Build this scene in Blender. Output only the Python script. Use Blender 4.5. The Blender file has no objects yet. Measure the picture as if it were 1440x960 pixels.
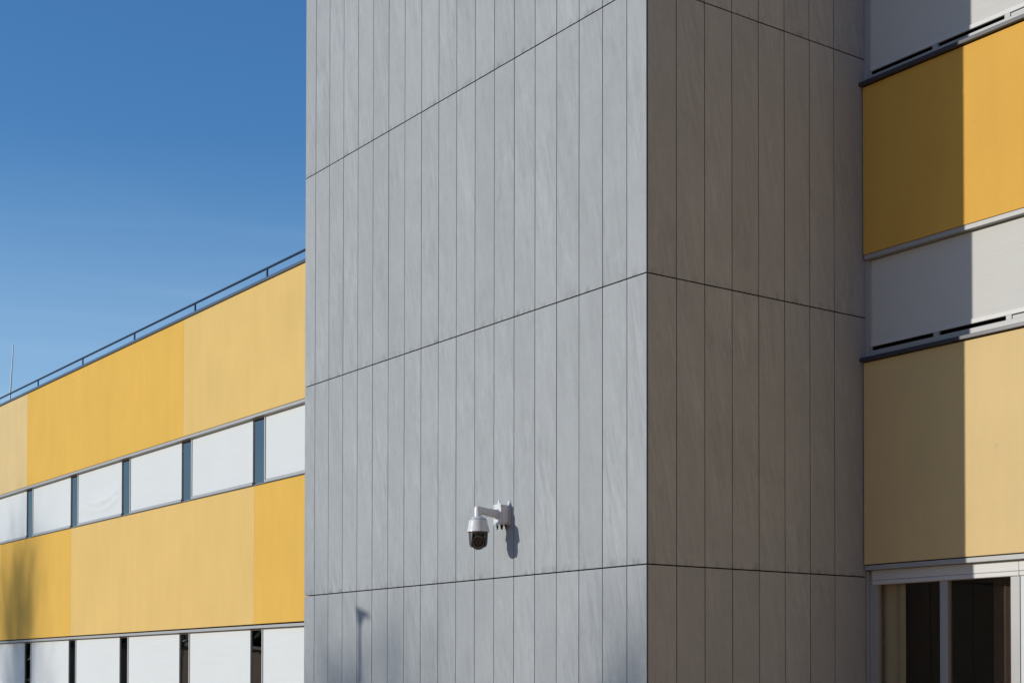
import bpy, bmesh, math, random
from mathutils import Vector, Matrix, Euler, noise as mnoise
R = math.radians
random.seed(7)
sc = bpy.context.scene
col = sc.collection

# ------------------------------------------------------------------ camera
AL = 0.62071
cd = bpy.data.cameras.new('camera')
cam = bpy.data.objects.new('camera', cd); col.objects.link(cam); sc.camera = cam
cd.sensor_width = 36.0; cd.lens = 52.318; cd.clip_start = 0.1; cd.clip_end = 6000
cd.shift_y = 434.2 / 1440
PI_, RO = 0.01855, 0.00128
def w(x, y, z):   # camera-heading frame -> world (x right, y ahead)
    return Vector((x*math.sin(AL) - y*math.cos(AL), x*math.cos(AL) + y*math.sin(AL), z))
d_ = w(0, math.cos(PI_), math.sin(PI_)); u_ = w(0, -math.sin(PI_), math.cos(PI_)); r_ = w(1, 0, 0)
cr = r_*math.cos(RO) + u_*math.sin(RO); cu = -r_*math.sin(RO) + u_*math.cos(RO)
m = Matrix((cr, cu, -d_)).transposed().to_4x4(); m.translation = Vector((11.792, -10.157, 1.6))
cam.matrix_world = m

# ------------------------------------------------------------------ light
SUN_AZ, SUN_EL = R(23.6), R(13.1)       # azimuth: from -Y towards -X
sdir = Vector((-math.sin(SUN_AZ)*math.cos(SUN_EL), -math.cos(SUN_AZ)*math.cos(SUN_EL), math.sin(SUN_EL)))
sl = bpy.data.lights.new('sun', 'SUN'); sun = bpy.data.objects.new('sun', sl); col.objects.link(sun)
sl.energy = 3.0; sl.angle = R(0.53); sl.color = (1.0, 0.94, 0.84)
sun.rotation_euler = sdir.to_track_quat('Z', 'Y').to_euler(); sun.location = (-20, -50, 30)
wd = bpy.data.worlds.new('World'); sc.world = wd; wd.use_nodes = True
wn, wl = wd.node_tree.nodes, wd.node_tree.links
bg = wn['Background']; bg.inputs['Strength'].default_value = 0.15
sky = wn.new('ShaderNodeTexSky'); sky.sky_type = 'NISHITA'; sky.sun_disc = False
sky.sun_elevation = SUN_EL; sky.sun_rotation = R(180) + SUN_AZ
sky.altitude = 300; sky.air_density = 1.35; sky.dust_density = 0.3; sky.ozone_density = 7.5
# faint cirrus low over the roofs
tc = wn.new('ShaderNodeTexCoord'); mp = wn.new('ShaderNodeMapping')
mp.inputs['Scale'].default_value = (2.2, 2.2, 26.0); mp.inputs['Rotation'].default_value = (R(4), R(-3), 0)
nz = wn.new('ShaderNodeTexNoise'); nz.inputs['Scale'].default_value = 1.6; nz.inputs['Detail'].default_value = 6
nz.inputs['Distortion'].default_value = 0.6
rmp = wn.new('ShaderNodeMapRange'); rmp.inputs['From Min'].default_value = 0.45; rmp.inputs['From Max'].default_value = 0.85
rmp.inputs['To Min'].default_value = 0.02; rmp.inputs['To Max'].default_value = 0.20
sep = wn.new('ShaderNodeSeparateXYZ'); wl.new(tc.outputs['Generated'], sep.inputs[0])
elev = wn.new('ShaderNodeMapRange'); elev.interpolation_type = 'SMOOTHSTEP'      # the cirrus sheet lies low, thin haze below it
elev.inputs['From Min'].default_value = 0.16; elev.inputs['From Max'].default_value = 0.35
elev.inputs['To Min'].default_value = 1.0; elev.inputs['To Max'].default_value = 0.0
wl.new(sep.outputs[2], elev.inputs['Value'])
cm_ = wn.new('ShaderNodeMath'); cm_.operation = 'MULTIPLY_ADD'; cm_.inputs[1].default_value = 1.0
hz_ = wn.new('ShaderNodeMath'); hz_.operation = 'MULTIPLY'
mx = wn.new('ShaderNodeMix'); mx.data_type = 'RGBA'; mx.inputs[7].default_value = (3.5, 4.7, 6.0, 1)
wl.new(tc.outputs['Generated'], mp.inputs['Vector']); wl.new(mp.outputs[0], nz.inputs['Vector'])
wl.new(nz.outputs['Fac'], rmp.inputs['Value']); cm_.inputs[2].default_value = 0.28; wl.new(rmp.outputs[0], cm_.inputs[0]); wl.new(cm_.outputs[0], hz_.inputs[0]); wl.new(elev.outputs[0], hz_.inputs[1]); wl.new(hz_.outputs[0], mx.inputs[0])
wl.new(sky.outputs[0], mx.inputs[6]); wl.new(mx.outputs[2], bg.inputs['Color'])
sc.view_settings.view_transform = 'Standard'; sc.view_settings.look = 'None'
sc.view_settings.exposure = 0.19; sc.view_settings.gamma = 1.0

# ------------------------------------------------------------------ materials
class NT:
    def __init__(s, name):
        s.m = bpy.data.materials.new(name); s.m.use_nodes = True
        s.n = s.m.node_tree.nodes; s.l = s.m.node_tree.links; s.b = s.n['Principled BSDF']
    def node(s, t, **kw):
        x = s.n.new(t)
        for k, v in kw.items():
            if k in x.inputs: x.inputs[k].default_value = v
            else: setattr(x, k, v)
        return x
    def link(s, a, b): s.l.new(a, b)
    def math(s, op, a, b=0.0, c=0.0):
        x = s.n.new('ShaderNodeMath'); x.operation = op
        for i, v in enumerate((a, b, c)):
            if isinstance(v, (int, float)): x.inputs[i].default_value = v
            else: s.l.new(v, x.inputs[i])
        return x.outputs[0]
    def coord(s, scale=(1, 1, 1), rot=(0, 0, 0), rand=0.0):
        t = s.n.new('ShaderNodeTexCoord'); mp = s.n.new('ShaderNodeMapping')
        mp.inputs['Scale'].default_value = scale; mp.inputs['Rotation'].default_value = rot
        v = t.outputs['Object']
        if rand:
            oi = s.n.new('ShaderNodeObjectInfo'); cm = s.n.new('ShaderNodeVectorMath'); cm.operation = 'SCALE'
            cx = s.n.new('ShaderNodeCombineXYZ')
            s.l.new(oi.outputs['Random'], cx.inputs[0]); s.l.new(oi.outputs['Random'], cx.inputs[1]); s.l.new(oi.outputs['Random'], cx.inputs[2])
            s.l.new(cx.outputs[0], cm.inputs[0]); cm.inputs['Scale'].default_value = rand
            ad = s.n.new('ShaderNodeVectorMath'); ad.operation = 'ADD'
            s.l.new(v, ad.inputs[0]); s.l.new(cm.outputs[0], ad.inputs[1]); v = ad.outputs[0]
        # rotate first, then stretch
        r1 = s.n.new('ShaderNodeVectorRotate'); r1.rotation_type = 'EULER_XYZ'; r1.inputs['Rotation'].default_value = rot
        mp.inputs['Rotation'].default_value = (0, 0, 0)
        s.l.new(v, r1.inputs['Vector']); s.l.new(r1.outputs[0], mp.inputs['Vector'])
        return mp.outputs[0]
    def noise(s, vec, scale, detail=4, rough=0.55, dist=0.0):
        x = s.node('ShaderNodeTexNoise'); x.inputs['Scale'].default_value = scale; x.inputs['Detail'].default_value = detail
        x.inputs['Roughness'].default_value = rough; x.inputs['Distortion'].default_value = dist
        s.l.new(vec, x.inputs['Vector']); return x.outputs['Fac']
    def color(s, base, fac):   # base colour multiplied by fac
        x = s.n.new('ShaderNodeVectorMath'); x.operation = 'SCALE'
        if isinstance(base, tuple): x.inputs[0].default_value = base[:3]
        else: s.l.new(base, x.inputs[0])
        s.l.new(fac, x.inputs['Scale']); s.l.new(x.outputs[0], s.b.inputs['Base Color']); return x.outputs[0]
    def bump(s, h, strength, dist=0.01):
        x = s.n.new('ShaderNodeBump'); x.inputs['Strength'].default_value = strength; x.inputs['Distance'].default_value = dist
        s.l.new(h, x.inputs['Height']); s.l.new(x.outputs[0], s.b.inputs['Normal'])

def simple(name, c, rough=0.5, metal=0.0, var=0.08, nscale=6.0, bump=0.0, spec=0.5):
    t = NT(name); v = t.coord(rand=3.0); n = t.noise(v, nscale, 5)
    t.color(c, t.math('MULTIPLY_ADD', n, var*2, 1-var))
    t.b.inputs['Roughness'].default_value = rough; t.b.inputs['Metallic'].default_value = metal
    t.b.inputs['Specular IOR Level'].default_value = spec
    if bump: t.bump(t.noise(v, nscale*14, 3), bump, 0.004)
    return t.m

def cladding():
    t = NT('fibre_cement_panel')
    v = t.coord(scale=(6.0, 1.0, 0.75), rot=(0, R(10), 0), rand=40.0)     # slanted, drawn-out sanding marks
    a = t.noise(v, 1.7, 7, 0.66, 1.3)
    v2 = t.coord(scale=(14.0, 1.0, 2.2), rot=(0, R(14), 0), rand=25.0); b = t.noise(v2, 2.0, 6, 0.7, 0.8)
    v3 = t.coord(rand=19.0); c = t.noise(v3, 1.3, 4, 0.6); g = t.noise(v3, 120, 2); k = t.noise(v3, 9, 5, 0.7, 0.4)
    msk = t.node('ShaderNodeMapRange'); msk.inputs['From Min'].default_value = 0.38; msk.inputs['From Max'].default_value = 0.62
    msk.inputs['To Min'].default_value = 0.25; t.link(t.noise(v3, 0.9, 3), msk.inputs['Value'])   # marks come and go over each board
    a = t.math('MULTIPLY_ADD', t.math('MULTIPLY', t.math('SUBTRACT', a, 0.5), msk.outputs[0]), 0.66, 1.0)
    b = t.math('MULTIPLY', t.math('MULTIPLY', t.math('SUBTRACT', b, 0.5), msk.outputs[0]), 0.30)
    c = t.math('ADD', t.math('MULTIPLY', t.math('SUBTRACT', c, 0.5), 0.20), t.math('MULTIPLY', t.math('SUBTRACT', k, 0.5), 0.16))
    g = t.math('MULTIPLY', t.math('SUBTRACT', g, 0.5), 0.10)
    f = t.math('ADD', t.math('ADD', t.math('ADD', a, b), t.math('ADD', c, g)), 0.0)
    oi = t.n.new('ShaderNodeObjectInfo')
    rnd = t.math('MULTIPLY_ADD', t.math('SUBTRACT', oi.outputs['Random'], 0.5), 0.07, 0.0)
    f = t.math('ADD', f, rnd)
    # dirt that has gathered in blotches along each lower edge (object z = 0 at the lower edge)
    to = t.n.new('ShaderNodeTexCoord'); sx = t.n.new('ShaderNodeSeparateXYZ'); t.link(to.outputs['Object'], sx.inputs[0])
    edge = t.node('ShaderNodeMapRange'); edge.inputs['From Min'].default_value = 0.09; edge.inputs['From Max'].default_value = 0.0
    t.link(sx.outputs[2], edge.inputs['Value'])
    dn = t.node('ShaderNodeMapRange'); dn.inputs['From Min'].default_value = 0.50; dn.inputs['From Max'].default_value = 0.68
    vd = t.coord(scale=(1, 1, 0.4), rand=17.0); t.link(t.noise(vd, 11, 4), dn.inputs['Value'])
    dirt = t.math('MULTIPLY', t.math('MULTIPLY', edge.outputs[0], dn.outputs[0]), 0.34)
    f = t.math('MULTIPLY', f, t.math('SUBTRACT', 1.0, dirt))
    t.color((0.318, 0.340, 0.355), f)
    t.b.inputs['Roughness'].default_value = 0.78; t.b.inputs['Specular IOR Level'].default_value = 0.12
    t.bump(t.math('ADD', t.math('MULTIPLY', t.noise(v2, 6, 4), 0.6), t.noise(v3, 220, 2)), 0.12, 0.003)
    return t.m

def render_coat(name, c):
    t = NT(name)
    v = t.coord(scale=(1.0, 1.0, 0.18), rand=11.0); a = t.noise(v, 3.2, 6, 0.6, 0.3)     # vertical rain wash
    v2 = t.coord(rand=5.0); b = t.noise(v2, 0.8, 5, 0.6); g = t.noise(v2, 240, 2, 0.7); s = t.noise(v2, 7, 5, 0.7)
    f = t.math('MULTIPLY_ADD', t.math('SUBTRACT', a, 0.5), 0.15, 1.0)
    f = t.math('ADD', f, t.math('MULTIPLY', t.math('SUBTRACT', b, 0.5), 0.16))
    f = t.math('ADD', f, t.math('MULTIPLY', t.math('SUBTRACT', g, 0.5), 0.16))
    sp = t.node('ShaderNodeMapRange'); sp.inputs['From Min'].default_value = 0.66; sp.inputs['From Max'].default_value = 0.8
    sp.inputs['To Max'].default_value = 0.16; t.link(s, sp.inputs['Value'])
    f = t.math('SUBTRACT', f, sp.outputs[0])
    t.color(c, f); t.b.inputs['Roughness'].default_value = 0.9; t.b.inputs['Specular IOR Level'].default_value = 0.05
    t.bump(t.math('ADD', g, t.math('MULTIPLY', t.noise(v2, 60, 3), 0.8)), 0.5, 0.006)
    return t.m

def blind_cloth(name, c, slat=0.0):
    t = NT(name)
    v = t.coord(scale=(0.35, 1, 7.0), rand=6.0); a = t.noise(v, 2.2, 4, 0.5, 0.3)
    v2 = t.coord(rand=3.0); b = t.noise(v2, 0.9, 3)
    f = t.math('MULTIPLY_ADD', t.math('SUBTRACT', a, 0.5), 0.05, 1.0)
    f = t.math('ADD', f, t.math('MULTIPLY', t.math('SUBTRACT', b, 0.5), 0.05))
    to = t.n.new('ShaderNodeTexCoord'); wv = t.node('ShaderNodeTexWave'); wv.bands_direction = 'Z'; wv.inputs['Scale'].default_value = 60; t.link(to.outputs['Object'], wv.inputs['Vector'])
    if slat:
        w2 = t.node('ShaderNodeTexWave'); w2.bands_direction = 'Z'; w2.inputs['Scale'].default_value = 6.5; w2.inputs['Distortion'].default_value = 0.35
        t.link(to.outputs['Object'], w2.inputs['Vector']); f = t.math('ADD', f, t.math('MULTIPLY', w2.outputs['Fac'], slat))
    t.color(c, f); t.b.inputs['Roughness'].default_value = 0.85; t.b.inputs['Specular IOR Level'].default_value = 0.25
    t.bump(t.math('ADD', a, t.math('MULTIPLY', wv.outputs['Fac'], 0.05)), 0.35, 0.012)
    return t.m

def glass(name, tint=(0.75, 0.8, 0.8), ior=1.75):
    t = NT(name); t.n.remove(t.b)
    fr = t.n.new('ShaderNodeFresnel'); fr.inputs['IOR'].default_value = ior
    ge = t.n.new('ShaderNodeNewGeometry'); ff_ = t.math('MULTIPLY', fr.outputs[0], t.math('SUBTRACT', 1.0, ge.outputs['Backfacing']))
    tr = t.n.new('ShaderNodeBsdfTransparent'); tr.inputs[0].default_value = (*tint, 1)
    gl = t.n.new('ShaderNodeBsdfGlossy'); gl.inputs['Roughness'].default_value = 0.012
    v = t.coord(rand=2.0); n = t.noise(v, 1.3, 2); bp = t.n.new('ShaderNodeBump'); bp.inputs['Strength'].default_value = 0.05
    bp.inputs['Distance'].default_value = 0.02; t.link(n, bp.inputs['Height']); t.link(bp.outputs[0], gl.inputs['Normal'])
    mxs = t.n.new('ShaderNodeMixShader'); t.link(ff_, mxs.inputs[0]); t.link(tr.outputs[0], mxs.inputs[1]); t.link(gl.outputs[0], mxs.inputs[2])
    t.link(mxs.outputs[0], t.n['Material Output'].inputs['Surface'])
    return t.m

M = {}
M['clad'] = cladding()
M['core'] = simple('dark_substructure', (0.012, 0.012, 0.013), 0.95, spec=0.1)
M['orange'] = render_coat('render_orange', (0.645, 0.375, 0.080))
M['orange_left'] = render_coat('render_orange_yellow', (0.65, 0.405, 0.092))
M['light'] = render_coat('render_light_yellow', (0.645, 0.452, 0.168))
M['peach'] = render_coat('render_cream', (0.62, 0.47, 0.235))
M['cloth'] = blind_cloth('white_screen_cloth', (0.585, 0.62, 0.63))
M['cloth2'] = blind_cloth('grey_white_screen_cloth', (0.51, 0.515, 0.495), 0.022)
M['alu'] = simple('satin_aluminium', (0.33, 0.34, 0.345), 0.5, 0.1, 0.05, 3)
M['alu_light'] = simple('pale_powder_coat', (0.53, 0.535, 0.53), 0.5, 0.0, 0.04, 3)
M['alu_mid'] = simple('grey_powder_coat', (0.24, 0.245, 0.26), 0.42, 0.2, 0.06, 3)
M['coping'] = simple('blue_grey_sheet_metal', (0.075, 0.095, 0.13), 0.35, 0.4, 0.08, 2)
M['sill'] = simple('dark_sill_metal', (0.028, 0.034, 0.055), 0.3, 0.0, 0.08, 2)
M['rail'] = simple('dark_blue_rail_paint', (0.02, 0.035, 0.065), 0.35, 0.2)
M['galv'] = simple('galvanised_steel', (0.55, 0.56, 0.56), 0.4, 0.6)
M['rod'] = simple('white_rod', (0.75, 0.75, 0.75), 0.5)
M['glass'] = glass('window_glass', (0.9, 0.88, 0.85))
M['glass2'] = glass('coated_glass', (0.30, 0.33, 0.35), 3.0)
M['white'] = simple('white_camera_paint', (0.62, 0.63, 0.64), 0.3, 0.0, 0.03)
M['black'] = simple('black_plastic', (0.016, 0.015, 0.016), 0.3)
M['dark'] = simple('dark_grey_plastic', (0.05, 0.045, 0.045), 0.35)
M['bezel'] = simple('grey_bezel_plastic', (0.16, 0.155, 0.15), 0.35)
M['lens'] = simple('lens_glass', (0.004, 0.004, 0.008), 0.05, 0, 0.02, 3, 0, 0.9)
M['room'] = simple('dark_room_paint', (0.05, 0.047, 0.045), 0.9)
M['curtain'] = simple('olive_curtain_cloth', (0.50, 0.45, 0.29), 0.9, 0, 0.1, 3)
M['brown_sheet'] = simple('brown_sheet_matte', (0.11, 0.075, 0.052), 0.9, 0, 0.2, 3)
M['roofing'] = simple('roof_gravel', (0.22, 0.21, 0.2), 0.95, 0, 0.2, 20, 0.5)
M['ground'] = simple('ground_grass_and_soil', (0.24, 0.17, 0.07), 0.95, 0, 0.35, 1.5, 0.5)
M['paving'] = simple('clinker_paving', (0.52, 0.30, 0.135), 0.9, 0, 0.12, 2.0, 0.4)
M['bark'] = simple('grey_brown_bark', (0.10, 0.08, 0.065), 0.95, 0, 0.3, 9, 0.6)
M['leaf'] = simple('dark_evergreen_leaves', (0.045, 0.06, 0.03), 0.8, 0, 0.4, 2)
M['brick'] = simple('brown_brick_wall', (0.36, 0.25, 0.17), 0.9, 0, 0.2, 8, 0.4)

# ------------------------------------------------------------------ helpers
def link(name, me, mat=None, parent=None, loc=None, rot=None):
    o = bpy.data.objects.new(name, me); col.objects.link(o)
    if mat and me and not me.materials: me.materials.append(mat)
    if parent: o.parent = parent
    if loc is not None: o.location = loc
    if rot is not None: o.rotation_euler = rot
    return o
def tag(o, label=None, cat=None, group=None, kind=None):
    if label: o['label'] = label
    if cat: o['category'] = cat
    if group: o['group'] = group
    if kind: o['kind'] = kind
    return o
def empty(name, loc=(0, 0, 0), rz=0.0, label=None, cat=None, group=None):
    o = bpy.data.objects.new(name, None); col.objects.link(o); o.location = loc; o.rotation_euler = (0, 0, rz)
    o.empty_display_size = 0.2
    return tag(o, label, cat, group)
def finish(bm, name, smooth=False, ang=38):
    bmesh.ops.recalc_face_normals(bm, faces=bm.faces)
    me = bpy.data.meshes.new(name); bm.to_mesh(me); bm.free()
    if smooth:
        me.polygons.foreach_set('use_smooth', [True]*len(me.polygons))
        me.set_sharp_from_angle(angle=R(ang))
    return me
def add_box(bm, x0, x1, y0, y1, z0, z1, bev=0.0):
    vs = [bm.verts.new((x, y, z)) for z in (z0, z1) for y in (y0, y1) for x in (x0, x1)]
    fs = [(0, 2, 3, 1), (4, 5, 7, 6), (0, 1, 5, 4), (2, 6, 7, 3), (0, 4, 6, 2), (1, 3, 7, 5)]
    ff = [bm.faces.new([vs[i] for i in f]) for f in fs]
    if bev:
        es = list({e for f in ff for e in f.edges})
        bmesh.ops.bevel(bm, geom=es, offset=bev, segments=1, affect='EDGES', profile=0.6)
def box_mesh(name, *a, bev=0.0):
    bm = bmesh.new(); add_box(bm, *a, bev=bev); return finish(bm, name)
def box(name, mat, parent, *a, bev=0.0, loc=None):
    return link(name, box_mesh(name, *a, bev=bev), mat, parent, loc)
def add_tube(bm, p0, p1, r0, r1=None, n=12, cap=True):
    r1 = r0 if r1 is None else r1
    p0, p1 = Vector(p0), Vector(p1); ax = (p1-p0).normalized()
    t = ax.orthogonal().normalized(); b = ax.cross(t)
    A = [bm.verts.new(p0 + (t*math.cos(2*math.pi*i/n) + b*math.sin(2*math.pi*i/n))*r0) for i in range(n)]
    B = [bm.verts.new(p1 + (t*math.cos(2*math.pi*i/n) + b*math.sin(2*math.pi*i/n))*r1) for i in range(n)]
    for i in range(n): bm.faces.new((A[i], A[(i+1) % n], B[(i+1) % n], B[i]))
    if cap: bm.faces.new(A[::-1]); bm.faces.new(B)
def add_lathe(bm, prof, cx=0, cy=0, n=40):
    rings = []
    for r, z in prof:
        if r < 1e-5: rings.append([bm.verts.new((cx, cy, z))])
        else: rings.append([bm.verts.new((cx + r*math.cos(2*math.pi*i/n), cy + r*math.sin(2*math.pi*i/n), z)) for i in range(n)])
    for a, b in zip(rings, rings[1:]):
        for i in range(n):
            j = (i+1) % n
            if len(a) == 1 and len(b) == 1: continue
            if len(a) == 1: bm.faces.new((a[0], b[i], b[j]))
            elif len(b) == 1: bm.faces.new((a[i], a[j], b[0]))
            else: bm.faces.new((a[i], a[j], b[j], b[i]))

# ------------------------------------------------------------------ ground
bm = bmesh.new(); N = 40
S = 2500
vs = [[bm.verts.new((-S + 2*S*i/N, -S + 2*S*j/N, 0)) for j in range(N+1)] for i in range(N+1)]
for i in range(N):
    for j in range(N): bm.faces.new((vs[i][j], vs[i+1][j], vs[i+1][j+1], vs[i][j+1]))
tag(link('ground', finish(bm, 'ground'), M['ground']), 'grass and soil ground round the buildings', kind='structure')
tag(box('pavement', M['paving'], None, -45, 40, -40, 3.0, -0.2, 0.012), 'reddish clinker paved forecourt in front of the buildings', kind='structure')

# ------------------------------------------------------------------ stair tower
TW, TD, TH = 7.635, 12.0, 15.0
ROWS = [0.06, 2.793, 5.845, 8.909, 11.965, 15.0]
tower = empty('stair_tower', (0, 0, 0), 0, 'tall grey panel clad tower projecting between the two yellow wings', 'tower')
box('wall_core', M['core'], tower, -TW+0.05, -0.05, 0.05, TD, 0.0, TH-0.02)
GV, GH, TP = 0.0112, 0.0145, 0.010        # vertical joint, horizontal joint, panel thickness
XJ = [0.0] + [-(0.321 + 0.4118*i) for i in range(18)] + [-TW]
meshes = {}
def panel_mesh(wd, ht):
    k = (round(wd, 4), round(ht, 4))
    if k not in meshes:
        bm = bmesh.new(); add_box(bm, -wd/2, wd/2, 0.0, TP, 0.0, ht)
        meshes[k] = finish(bm, 'cladding_panel'); meshes[k].materials.append(M['clad'])
    return meshes[k]
def panels(js, place, rz):
    for r in range(5):
        z0, z1 = ROWS[r] + GH/2, ROWS[r+1] - GH/2
        for a, b in zip(js, js[1:]):
            lo, hi = min(a, b), max(a, b)
            me = panel_mesh(hi - lo - GV, z1 - z0)
            jit = random.uniform(-0.0008, 0.0008)
            x, y = place((lo+hi)/2, jit)
            link('cladding_panel', me, None, tower, (x, y, z0), (0, 0, rz))
panels(XJ, lambda c, j: (c, 0.0 + j), 0)                                   # sunny front
VJ = [0.0120 + 0.002] + [0.0105 + 0.4066*i for i in range(1, 8)] + [3.387]
panels([0.016] + VJ[1:], lambda c, j: (j, c), R(90))                       # shaded return
panels([0.016 + 0.36*i for i in range(6)], lambda c, j: (-TW - j, c), R(-90))  # far side
bm = bmesh.new(); add_box(bm, -TW-0.03, 0.03, -0.03, TD, TH-0.004, TH+0.08, 0.004)
link('coping', finish(bm, 'coping'), M['coping'], tower)

# ------------------------------------------------------------------ windows
def window_left(parent, x, z0, z1, sag=False):
    """One bay: bare glazed strip at its left, guide rail, then a lowered screen. Local y 0 = face of the render."""
    W_ = 3.210; h = z1 - z0; s0 = 0.0
    bm = bmesh.new()
    add_box(bm, 0.460, 0.488, 0.112, 0.16, 0.0, h-0.06, 0.003)               # mullion beside the strip
    add_box(bm, -0.03, 0.004, 0.120, 0.16, 0.0, h-0.06, 0.003)
    add_box(bm, 0.006, 3.16, 0.120, 0.16, 0.0, 0.03, 0.003)
    add_box(bm, 0.006, 3.16, 0.120, 0.16, h-0.09, h-0.06, 0.003)
    f = link('window', finish(bm, 'window'), M['alu_mid'], parent, (x, 0, z0))
    box('pane', M['glass2'], f, 0.004, W_-0.032, 0.130, 0.136, 0.02, h-0.08)
    bm = bmesh.new(); nx, nz_ = (26, 22) if sag else (6, 6)
    bx0, bx1, bz0, bz1 = 0.52, W_ - 0.005, 0.072, h - 0.07
    fr, bk = [], []
    for i in range(nx+1):
        A, B = [], []
        for j in range(nz_+1):
            u, v = i/nx, j/nz_; d = 0.0
            if sag:   # slack cloth: swags hanging across the lower half
                for c0, am in ((0.16, 0.026), (0.30, 0.034), (0.42, 0.014)):
                    vv = c0 + 0.22*(2*u-1)**2
                    d += am*math.exp(-((v-vv)/0.045)**2)*(0.4+0.6*abs(math.sin(3.3*u+c0*9)))
            d *= min(1.0, 9*u, 9*(1-u)); A.append(bm.verts.new((bx0+(bx1-bx0)*u, 0.108-d, bz0+(bz1-bz0)*v)))
            B.append(bm.verts.new((bx0+(bx1-bx0)*u, 0.111-d, bz0+(bz1-bz0)*v)))
        fr.append(A); bk.append(B)
    for i in range(nx):
        for j in range(nz_):
            bm.faces.new((fr[i][j], fr[i+1][j], fr[i+1][j+1], fr[i][j+1]))
            bm.faces.new((bk[i][j+1], bk[i+1][j+1], bk[i+1][j], bk[i][j]))
    for i in range(nx):
        bm.faces.new((fr[i][0], bk[i][0], bk[i+1][0], fr[i+1][0])); bm.faces.new((fr[i][-1], fr[i+1][-1], bk[i+1][-1], bk[i][-1]))
    for j in range(nz_):
        bm.faces.new((fr[0][j], fr[0][j+1], bk[0][j+1], bk[0][j])); bm.faces.new((fr[-1][j], bk[-1][j], bk[-1][j+1], fr[-1][j+1]))
    b = link('screen_blind', finish(bm, 'screen_blind', True), M['cloth'], f)
    if sag: b['label'] = 'white screen blind with slack wrinkles near its lower edge'
    box('bottom_bar', M['alu'], f, 0.50, W_-0.003, 0.092, 0.118, 0.014, 0.066, bev=0.004)
    box('guide_rail', M['alu_light'], f, 0.490, 0.514, 0.088, 0.118, 0.012, h-0.062, bev=0.002)
    return f

left = empty('office_wing', (-8.0, 1.80, 0), 0.00828, 'long low yellow wing with white blinds and roof railing', 'building')
LX0 = 8.0     # local x = s + 8
s_ = lambda s: s + LX0
LB = [(-36.0, -25.75, 'peach'), (-25.75, -16.136, 'orange'), (-16.136, -5.5, 'light')]
LB2 = [(-36.0, -32.1, 'light'), (-32.1, -22.526, 'orange'), (-22.526, -12.946, 'light'), (-12.946, -5.5, 'orange')]
tone = {'peach': 'cream coloured render band section', 'orange': 'orange yellow render band section', 'light': 'light yellow render band section'}
def band(parent, x0, x1, z0, z1, key, depth=0.25):
    o = box('render_section', M['orange_left' if key == 'orange' and parent.name == 'office_wing' else key], parent, 0.002, x1-x0-0.002, 0.0, depth, 0.0, z1-z0, loc=(x0, 0, z0))
    o['label'] = tone[key]
box('wall_core', M['core'], left, s_(-36.0), s_(-5.5), 0.26, 12.0, 0.0, 8.60)
box('roof', M['roofing'], left, s_(-36.0), s_(-5.5), 0.262, 12.0, 8.603, 8.66)
for a, b, k in LB: band(left, s_(a), s_(b), 6.410, 8.742, k)
for a, b, k in LB2: band(left, s_(a), s_(b), 2.578, 5.093, k)
box('render_section', M['light'], left, s_(-36.0), s_(-5.5), 0.0, 0.25, 0.0, 0.32)
for z in (6.352, 2.500):
    box('head_trim', M['alu'], left, s_(-36.0), s_(-5.5), 0.008, 0.20, z, z+0.052, bev=0.003)
for z in (5.093, 0.32):
    box('window_sill', M['sill'], left, s_(-36.0), s_(-5.5), -0.02, 0.22, z+0.001, z+0.012)
box('coping', M['coping'], left, s_(-36.0), s_(-5.5), -0.03, 0.40, 8.752, 8.806, bev=0.004)
STR = [-25.85 + 3.212*k for k in range(-3, 6)]
for k, s in enumerate(STR):
    window_left(left, s_(s-0.23), 5.128, 6.430, sag=(k == 4))
    window_left(left, s_(s-0.30), 0.332, 2.560)

# roof railing and lightning rod
rl = empty('roof_railing', (-8.0, 1.80, 8.806), 0.00828, 'dark blue tube railing along the flat roof edge of the left wing', 'railing')
bm = bmesh.new(); add_tube(bm, (s_(-35.8), 0.15, 0.255), (s_(-5.6), 0.15, 0.255), 0.022, n=14)
link('rail', finish(bm, 'rail', True), M['rail'], rl)
pm = None
for k in range(8):
    if pm is None:
        bm = bmesh.new(); add_box(bm, -0.024, 0.024, -0.012, 0.012, 0.0, 0.234, 0.002); add_box(bm, -0.05, 0.05, -0.05, 0.05, 0.0, 0.006)
        pm = finish(bm, 'post'); pm.materials.append(M['rail'])
    link('post', pm, None, rl, (s_(-12.774 - 3.155*(k-1)), 0.15, 0.001))
bm = bmesh.new(); add_tube(bm, (-28.50, 0, 10.56), (-28.84, 0, 8.72), 0.014, 0.024, n=10)
rod = link('lightning_rod', finish(bm, 'lightning_rod', True), M['rod'], None, (0, 2.13, 0))
tag(rod, 'thin white lightning rod standing up behind the left roof railing', 'lightning rod')

# ------------------------------------------------------------------ right wing
YR = 3.335
right = empty('office_wing', (0, YR, 0), 0, 'tall right hand wing with orange and cream walls, partly in tower shadow', 'building')
RX = 30.0
box('wall_core', M['core'], right, 0.03, RX, 0.26, 9.0, 2.98, 12.9)
def band_r(z0, z1, key):
    L = 9.6
    for i in range(3):
        x0 = 0.018 + L*i + (0.0 if i == 0 else 0.0)
        k = key if i == 0 else {'orange': 'light', 'light': 'peach', 'peach': 'orange'}[key] if i == 1 else 'orange'
        band(right, x0, 0.018 + L*(i+1), z0, z1, k, 0.25)
band_r(6.580, 8.557, 'orange'); band_r(2.935, 5.302, 'peach'); band_r(9.95, 12.9, 'light')
for z in (6.522, 2.868, 9.89): box('head_trim', M['alu'], right, 0.022, RX, 0.008, 0.14, z, z+0.054, bev=0.003)
for z in (5.312, 8.567): 
    box('window_sill', M['sill'], right, 0.0, RX, -0.055, 0.12, z, z+0.043, bev=0.003)
box('roof', M['roofing'], right, 0.03, RX, 0.262, 9.0, 12.903, 12.96)
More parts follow.
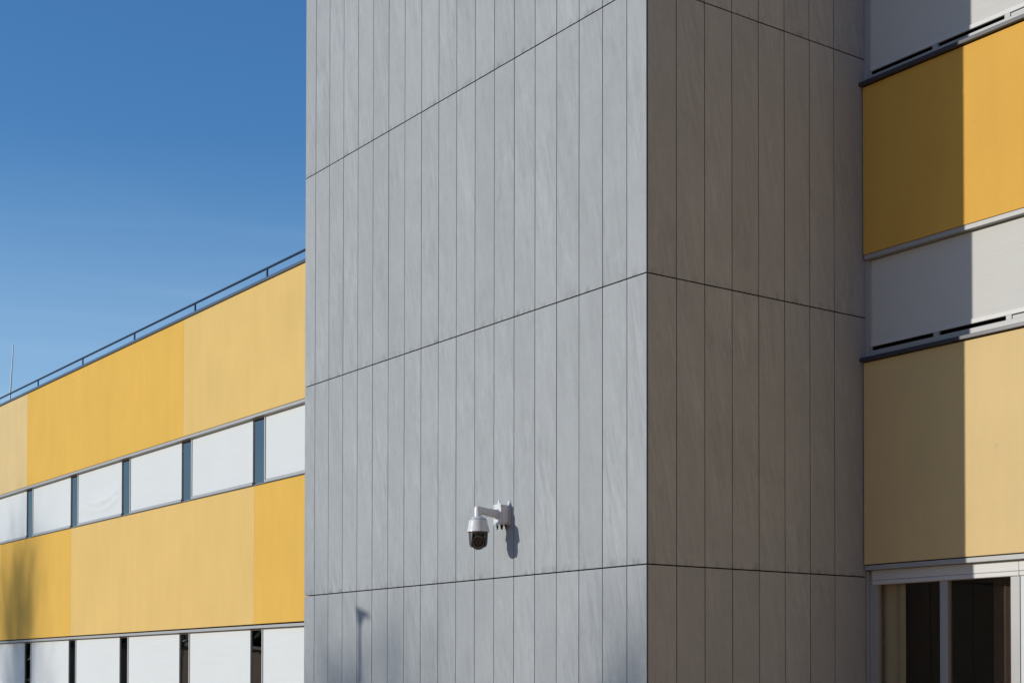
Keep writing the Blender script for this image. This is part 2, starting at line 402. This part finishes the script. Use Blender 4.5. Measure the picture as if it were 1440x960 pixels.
box('coping', M['coping'], right, 0.0, RX, -0.03, 0.40, 12.97, 13.03, bev=0.004)

def window_right(x, z0, z1):
    W_ = 3.2; h = z1 - z0
    bm = bmesh.new()
    add_box(bm, 0.0, 0.058, 0.045, 0.12, 0.0, h, 0.003)
    add_box(bm, 0.060, W_-0.002, 0.062, 0.12, 0.002, 0.088, 0.003)
    for bx in (0.97, 1.93, 2.8): add_box(bm, bx, bx+0.075, 0.072, 0.115, 0.086, 0.142, 0.003)
    add_box(bm, 2.01, W_-0.002, 0.078, 0.112, 0.086, 0.128, 0.002)
    f = link('window', finish(bm, 'window'), M['alu'], right, (x, 0, z0))
    box('pane', M['glass'], f, 0.06, W_-0.003, 0.150, 0.158, 0.004, h)
    box('screen_blind', M['cloth2'], f, 0.072, W_-0.01, 0.088, 0.091, 0.192, h-0.006)
    box('bottom_bar', M['alu_light'], f, 0.068, W_-0.008, 0.076, 0.104, 0.140, 0.192, bev=0.004)
    box('guide_rail', M['alu_light'], f, 0.0605, 0.067, 0.074, 0.11, 0.09, h-0.006)
for i in range(9):
    window_right(0.0 + 3.2*i, 5.356, 6.520); window_right(0.0 + 3.2*i, 8.611, 9.888)

# ground floor glazing of the right wing, with the room behind the first window
G0, G1 = 0.45, 2.700
def ground_window(x, wdt, kind):
    bm = bmesh.new()
    H = G1-G0
    if kind == 'open':
        add_box(bm, -0.028, 0.120, 0.11, 0.20, 0.0, H+0.166, 0.004); add_box(bm, -0.028, 0.018, 0.060, 0.108, 0.0, H+0.16, 0.003)
        add_box(bm, 0.02, 0.055, 0.098, 0.109, 0.0, H+0.0, 0.003)
        add_box(bm, 1.010, 1.117, 0.115, 0.20, 0.0, H+0.02, 0.004)
        add_box(bm, 1.945, 2.062, 0.11, 0.20, 0.0, H+0.02, 0.004)
        add_box(bm, 0.122, 1.008, 0.14, 0.20, 0.0, 0.09, 0.004); add_box(bm, 1.119, 1.943, 0.14, 0.20, 0.0, 0.09, 0.004)
        f = link('window', finish(bm, 'window'), M['alu'], right, (x, 0, G0)); f['label'] = 'ground floor window with dark clear glass and grey frame'
        box('pane', M['glass'], f, 0.121, 1.009, 0.165, 0.173, 0.088, H+0.1)
        box('pane', M['glass'], f, 1.118, 1.944, 0.165, 0.173, 0.088, H+0.1)
        bx = 0.058
    else:
        add_box(bm, 0.0, 0.04, 0.12, 0.20, 0.0, H, 0.004); add_box(bm, 0.04, wdt, 0.12, 0.20, 0.0, 0.08, 0.004)
        f = link('window', finish(bm, 'window'), M['alu'], right, (x, 0, G0))
        box('pane', M['glass'], f, 0.04, wdt, 0.165, 0.173, 0.0, H)
        box('screen_blind', M['cloth'], f, 0.012, wdt-0.02, 0.102, 0.106, 0.03, H-0.006)
        bx = 0.0
    bm = bmesh.new()
    add_box(bm, bx, wdt-0.001, 0.088, 0.20, H+0.052, H+0.166, 0.004); add_box(bm, bx, wdt-0.001, 0.091, 0.19, H-0.002, H+0.050, 0.006)
    link('blind_box', finish(bm, 'blind_box'), M['alu_light'], f)
ground_window(0, 2.065, 'open')
for i in range(9): ground_window(2.066+3.0*i, 2.999, 'down')
box('render_section', M['peach'], right, 0.018, RX, 0.0, 0.25, 0.0, 0.44)
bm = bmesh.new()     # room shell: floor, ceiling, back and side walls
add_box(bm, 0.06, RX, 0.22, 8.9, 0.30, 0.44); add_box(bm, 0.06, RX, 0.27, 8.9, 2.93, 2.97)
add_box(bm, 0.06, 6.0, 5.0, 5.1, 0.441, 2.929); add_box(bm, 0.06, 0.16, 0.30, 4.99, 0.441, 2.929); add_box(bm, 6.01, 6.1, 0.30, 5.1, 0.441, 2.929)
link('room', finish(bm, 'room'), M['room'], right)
def curtain(x0, x1, y, folds, amp, mat, lab):
    bm = bmesh.new(); n = folds*8
    A = [[bm.verts.new((x0+(x1-x0)*i/n, y + amp*math.sin(2*math.pi*i/8) + t, z)) for z in (0.46, 2.90)] for i in range(n+1) for t in (0, 0.004)]
    for i in range(n):
        a, b, c, d = A[2*i], A[2*i+2], A[2*i+3], A[2*i+1]
        bm.faces.new((a[0], b[0], b[1], a[1])); bm.faces.new((d[0], d[1], c[1], c[0]))
    o = link('curtain', finish(bm, 'curtain', True), mat, right); o['label'] = lab
curtain(0.03, 0.43, 0.235, 2, 0.015, M['curtain'], 'olive curtain hanging at the left edge of the dark window')
curtain(1.50, 1.96, 0.42, 5, 0.02, M['brown_sheet'], 'dark brown folded sheet behind the right pane')  # folded brown sheet set back behind the right pane

# ------------------------------------------------------------------ security camera
CX, CY = -2.570, -0.375
scam = empty('security_camera', (CX, 0, 3.52), 0, 'white dome security camera on an angled arm, fixed to the grey tower', 'security camera')
def cl(name, me, mat): return link(name, me, mat, scam, (-CX, 0, -3.52))
bm = bmesh.new()
add_box(bm, -2.60, -2.452, -0.125, -0.012, 3.412, 3.638, 0.014)
cl('junction_box', finish(bm, 'junction_box'), M['white'])
bm = bmesh.new()          # plates, ears with screw heads
def plate(y0, y1, gx, ears):
    add_box(bm, -2.612+gx, -2.440-gx, y0, y1, 3.404, 3.646, 0.003)
    for ex in ears:
        vs1 = [bm.verts.new((ex+dx, yy, zz)) for yy in (y0, y1) for dx, zz in ((-0.026, 3.645), (0.026, 3.645), (0.008, 3.690), (-0.008, 3.690))]
        bm.faces.new(vs1[:4]); bm.faces.new(vs1[4:][::-1])
        for i in range(4): bm.faces.new((vs1[i], vs1[(i+1) % 4], vs1[4+(i+1) % 4], vs1[4+i]))
plate(-0.012, -0.001, 0.0, (-2.465,)); plate(-0.136, -0.126, 0.008, (-2.50,))
cl('mounting_plate', finish(bm, 'mounting_plate'), M['white'])
bm = bmesh.new()
for ex in (-2.594, -2.458):
    for ez in (3.43, 3.62): add_tube(bm, (ex, -0.145, ez), (ex, -0.136, ez), 0.009, n=10)
cl('screw', finish(bm, 'screw', True), M['galv'])
bm = bmesh.new()
for gx, gy in ((-2.575, -0.10), (-2.535, -0.06), (-2.495, -0.10), (-2.48, -0.045)):
    add_tube(bm, (gx, gy, 3.405), (gx, gy, 3.372), 0.014, 0.012, n=8); add_tube(bm, (gx, gy, 3.373), (gx, gy, 3.350), 0.008, n=8)
cl('cable_gland', finish(bm, 'cable_gland', True), M['black'])
# arm: rounded rectangular section swept from the plate to the elbow
bm = bmesh.new()
secs = [((-2.530, -0.136, 3.527), 0.046, 0.062), ((-2.536, -0.165, 3.533), 0.036, 0.050), ((-2.556, -0.28, 3.548), 0.034, 0.044), ((-2.566, -0.345, 3.560), 0.034, 0.044), ((CX, -0.385, 3.564), 0.036, 0.042)]
rings = []
for (x, y, z), a, b in secs:
    rings.append([bm.verts.new((x + a*math.copysign(abs(math.cos(t))**0.5, math.cos(t)), y, z + b*math.copysign(abs(math.sin(t))**0.5, math.sin(t)))) for t in [2*math.pi*(i+0.5)/16 for i in range(16)]])
for a, b in zip(rings, rings[1:]):
    for i in range(16): bm.faces.new((a[i], a[(i+1) % 16], b[(i+1) % 16], b[i]))
bm.faces.new(rings[0]); bm.faces.new(rings[-1][::-1])
add_lathe(bm, [(0, 3.610), (0.024, 3.609), (0.038, 3.596), (0.041, 3.575), (0.041, 3.50), (0.044, 3.49), (0.044, 3.478), (0, 3.478)], CX, CY-0.008, 28)
cl('arm', finish(bm, 'arm', True), M['white'])
bm = bmesh.new()          # safety wire loop under the arm
for k in range(10):
    t0, t1 = math.pi*k/10, math.pi*(k+1)/10
    P = lambda t: (CX+0.005, CY+0.05+0.035*(1-math.cos(t)), 3.50 - 0.028*math.sin(t) + 0.010*(1-math.cos(t))/2)
    add_tube(bm, P(t0), P(t1), 0.003, n=6)
cl('safety_wire', finish(bm, 'safety_wire', True), M['galv'])
bm = bmesh.new()          # white housing with flared skirt
add_lathe(bm, [(0, 3.490), (0.046, 3.489), (0.060, 3.484), (0.088, 3.466), (0.096, 3.456), (0.097, 3.450), (0.103, 3.448), (0.107, 3.444), (0.110, 3.43), (0.118, 3.38), (0.127, 3.335), (0.133, 3.312), (0.133, 3.307), (0.126, 3.306), (0.118, 3.318), (0, 3.318)], CX, CY, 56)
cl('housing', finish(bm, 'housing', True), M['white'])
bm = bmesh.new(); add_lathe(bm, [(0.0975, 3.4545), (0.099, 3.4545), (0.099, 3.4500), (0.0975, 3.4500)], CX, CY, 48)
cl('seal_ring', finish(bm, 'seal_ring', True), M['dark'])
look = Vector((14.36, -9.78, -1.62)).normalized()
side = Vector((0, 0, 1)).cross(look).normalized()
bm = bmesh.new(); add_lathe(bm, [(0, 3.276), (0.094, 3.276), (0.094, 3.20), (0.088, 3.185), (0, 3.185)], CX-look.x*0.012, CY-look.y*0.012, 40)
cl('inner_drum', finish(bm, 'inner_drum', True), M['black'])
bm = bmesh.new()          # yoke: collar plus two cheeks
add_lathe(bm, [(0, 3.317), (0.116, 3.317), (0.112, 3.29), (0.102, 3.278), (0, 3.278)], CX, CY, 44)
cc = Vector((CX, CY, 3.19))
for sg in (-1, 1):
    sd = side*sg; fw = Vector((look.x, look.y, 0)).normalized()
    prof = [(3.296, .114, 52), (3.25, .112, 50), (3.20, .109, 46), (3.165, .105, 42), (3.145, .098, 37), (3.132, .088, 30)]
    O, I = [], []
    for z, r, hw in prof:
        O.append([bm.verts.new(Vector((CX, CY, z)) + (sd*math.cos(t) + fw*math.sin(t))*r) for t in [R(hw)*(i/7-1) for i in range(15)]])
        I.append([bm.verts.new(Vector((CX, CY, z)) + (sd*math.cos(t) + fw*math.sin(t))*(r-0.012)) for t in [R(hw)*(i/7-1) for i in range(15)]])
    for j in range(len(prof)-1):
        for i in range(14):
            bm.faces.new((O[j][i], O[j][i+1], O[j+1][i+1], O[j+1][i])); bm.faces.new((I[j][i], I[j+1][i], I[j+1][i+1], I[j][i+1]))
        for i in (0, 14): bm.faces.new((O[j][i], O[j+1][i], I[j+1][i], I[j][i]))
    for j in (0, len(prof)-1):
        for i in range(14): bm.faces.new((O[j][i], O[j][i+1], I[j][i+1], I[j][i]))
cl('yoke', finish(bm, 'yoke', True), M['dark'])
bm = bmesh.new()
bmesh.ops.create_uvsphere(bm, u_segments=36, v_segments=24, radius=0.092, matrix=Matrix.Translation(cc))
cl('camera_ball', finish(bm, 'camera_ball', True), M['black'])
def ring_part(name, r0, r1, o0, o1, mat):
    bm = bmesh.new(); q = look.to_track_quat('Z', 'Y').to_matrix().to_4x4(); q.translation = cc
    add_lathe(bm, [(r0, o0), (r0, o1), (r1, o1), (r1, o0)] if r0 > 0 else [(0, o1), (r1, o1), (r1, o0), (0, o0)], 0, 0, 40)
    bm.transform(q); return cl(name, finish(bm, name, True), mat)
ring_part('lens_bezel', 0.061, 0.0665, 0.055, 0.086, M['bezel'])
ring_part('lens_barrel', 0.030, 0.044, 0.07, 0.094, M['black'])
ring_part('lens', 0, 0.029, 0.07, 0.088, M['lens'])
for k in range(6):
    a = 2*math.pi*(k+0.5)/6; q = look.to_track_quat('Z', 'Y').to_matrix()
    off = q @ Vector((math.cos(a)*0.052, math.sin(a)*0.052, 0.072))
    bm = bmesh.new(); add_tube(bm, cc+off, cc+off+look*0.008, 0.0062, n=10); cl('infrared_lamp', finish(bm, 'infrared_lamp', True), M['lens'])

# ------------------------------------------------------------------ things behind the camera that shade or mirror in the facade
def from_wall(x, y, L): return Vector((x, y, 0)) + Vector((sdir.x, sdir.y, 0)).normalized()*L
TE = math.tan(SUN_EL)
pl = from_wall(-6.0, 0, 11.5)
lampP = empty('street_lamp', pl, 0, 'slim grey lamp post with a flat lantern in front of the tower', 'street lamp')
LH = 2.535 + 11.5*TE
bm = bmesh.new(); add_tube(bm, (0, 0, 0), (0, 0, LH-0.05), 0.06, 0.034, n=16); add_tube(bm, (0, 0, 0), (0, 0, 0.9), 0.09, 0.088, n=16)
link('pole', finish(bm, 'pole', True), M['alu_mid'], lampP)
bm = bmesh.new()      # flat tilted lantern head, wedge shaped underneath
for yy in (-0.11, 0.11):
    for xx, zz in ((-0.07, 0.03), (0.25, -0.07), (0.23, -0.10), (0.07, -0.08), (0.035, -0.20), (-0.035, -0.20), (-0.06, -0.02)):
        bm.verts.new((xx, yy*(0.4 if zz < -0.15 else 1), LH+zz))
bm.verts.ensure_lookup_table(); V = bm.verts
bm.faces.new([V[i] for i in range(7)]); bm.faces.new([V[13-i] for i in range(7)])
for i in range(7): bm.faces.new((V[i], V[(i+1) % 7], V[7+(i+1) % 7], V[7+i]))
hd = link('lantern', finish(bm, 'lantern'), M['alu_mid'], lampP); hd.rotation_euler = (0, 0, 0)

def bare_tree(name, base, height, spread, trunk_h, upright, seed, label, nmain=22):
    rnd = random.Random(seed); root = empty(name, base, 0, label, 'tree', 'bare trees in front of the wings')
    bm = bmesh.new(); pts = []
    z = 0; p = Vector((0, 0, 0)); n = 9
    for i in range(n):
        q = Vector((rnd.uniform(-.12, .12)*i*0.3, rnd.uniform(-.12, .12)*i*0.3, height*0.93*(i+1)/n))
        add_tube(bm, p, q, 0.013*height*(1-i/n)**1.1+0.01, 0.013*height*(1-(i+1)/n)**1.1+0.01, n=9, cap=False)
        pts.append((p.copy(), q.copy())); p = q
    link('trunk', finish(bm, 'trunk', True), M['bark'], root)
    bm = bmesh.new()
    def branch(p, d, L, r, lev):
        steps = 4
        for i in range(steps):
            d = (d + Vector((rnd.gauss(0, .16), rnd.gauss(0, .16), rnd.gauss(0.05*upright, .10)))).normalized()
            q = p + d*L/steps; r1 = r*(0.78)
            add_tube(bm, p, q, r, r1, n=4 if lev else 5, cap=False); p = q; r = r1
            if lev < 3:
                for k in range(2 if lev == 0 else rnd.choice((1, 2))):
                    a = rnd.uniform(0, 2*math.pi); o = Vector((math.cos(a), math.sin(a), rnd.uniform(0.1, 0.7)*upright))
                    branch(p, (d*0.9 + o*0.75).normalized(), L*rnd.uniform(0.35, 0.6), r*0.6, lev+1)
    for k in range(nmain):
        h = trunk_h + (height*0.95 - trunk_h)*k/nmain
        t = h/(height*0.93); i = min(int(t*n), n-1); a, b = pts[i]; p = a.lerp(b, min(1, t*n-i))
        an = k*2.4 + rnd.uniform(-.4, .4); prof = math.sin(math.pi*min(1, (k+3)/(nmain+4)))**0.7
        branch(p, Vector((math.cos(an), math.sin(an), upright*0.95)).normalized(), spread*prof*rnd.uniform(.8, 1.15), 0.035*height/12, 0)
    link('crown', finish(bm, 'crown'), M['bark'], root)
bare_tree('bare_tree', from_wall(-26.3, 1.9, 46), 3.9 + 46*TE, 4.4, 5.0, 2.1, 3, 'tall narrow bare tree far in front of the left wing', 42)
bare_tree('bare_tree', from_wall(-6.1, 0, 62), 2.1 + 62*TE, 4.2, 6.0, 1.1, 5, 'broad bare tree far in front of the grey tower', 36)
bare_tree('bare_tree', from_wall(0.0, 0, 66), 2.2 + 66*TE, 3.4, 6.0, 1.2, 8, 'bare tree standing third from the left in the row', 26)
bare_tree('bare_tree', from_wall(-30.5, 1.9, 70), 2.6 + 70*TE, 4.0, 6.0, 1.5, 12, 'bare tree leftmost of the row in front of the wings', 32)

# low brown building and a dark evergreen belt beyond the forecourt
sh = empty('brick_shed', (-62, -22, 0), R(-41), 'low brown brick outbuilding across the forecourt', 'building')
bm = bmesh.new(); add_box(bm, -3, 3, -14, 14, 0, 3.0); link('wall', finish(bm, 'wall'), M['brick'], sh)
bm = bmesh.new(); add_box(bm, -3.2, 3.2, -14.2, 14.2, 3.004, 3.18); link('roof', finish(bm, 'roof'), M['sill'], sh)
def tree_belt(n, path, base_h, thick, seed, label):
    rnd = random.Random(seed); vv, ff = [], []
    for k in range(n):
        u = rnd.random(); t = u*(len(path)-1); i = min(int(t), len(path)-2); a, b = Vector(path[i]), Vector(path[i+1])
        c = a.lerp(b, t-i); nrm = (b-a).normalized().orthogonal() if False else Vector((-(b-a).y, (b-a).x)).normalized()
        c = c + nrm*thick*rnd.gauss(0, .35)
        hh = base_h*(1 + 0.26*mnoise.noise(Vector((u*18, seed, 0))) + 0.16*mnoise.noise(Vector((u*70, seed+3, 0))))
        z = hh*rnd.random()**0.7; s = rnd.uniform(.3, .75)
        A = Vector((rnd.gauss(0, 1), rnd.gauss(0, 1), rnd.gauss(0, 1))).normalized()*s; B = A.orthogonal().normalized()*s*.6
        p = Vector((c.x, c.y, z)); j = len(vv); vv += [p-A, p-B, p+A, p+B]; ff.append((j, j+1, j+2, j+3))
    me = bpy.data.meshes.new('treeline'); me.from_pydata(vv, [], ff)
    tag(link('treeline', me, M['leaf']), label, 'trees', kind='stuff')
tree_belt(26000, [(-118, -95), (-110, -30), (-116, 30), (-112, 95)], 6.5, 10, 4, 'far belt of dark evergreen trees beyond the forecourt')

# unseen wing added on the right: blocks sky, bounces warm sunlight onto the tower
bounce_wing = empty('bounce_wing', (23, -24, 0), 0, 'unseen yellow block added on the right to bounce warm light onto the tower', 'building')
box('wall', M['orange'], bounce_wing, 0, 10, -28, 26, 0, 14)
for zz in (1.0, 6.2):
    for k in range(9):
        f = box('window', M['alu_mid'], bounce_wing, -0.03, 0.1, -27.5+6*k, -22.5+6*k, zz, zz+1.5)
        box('pane', M['glass'], f, -0.045, -0.035, -27.4+6*k, -22.6+6*k, zz+0.1, zz+1.4)
box('roof', M['roofing'], bounce_wing, -0.1, 10.1, -28.1, 26.1, 14.003, 14.2)
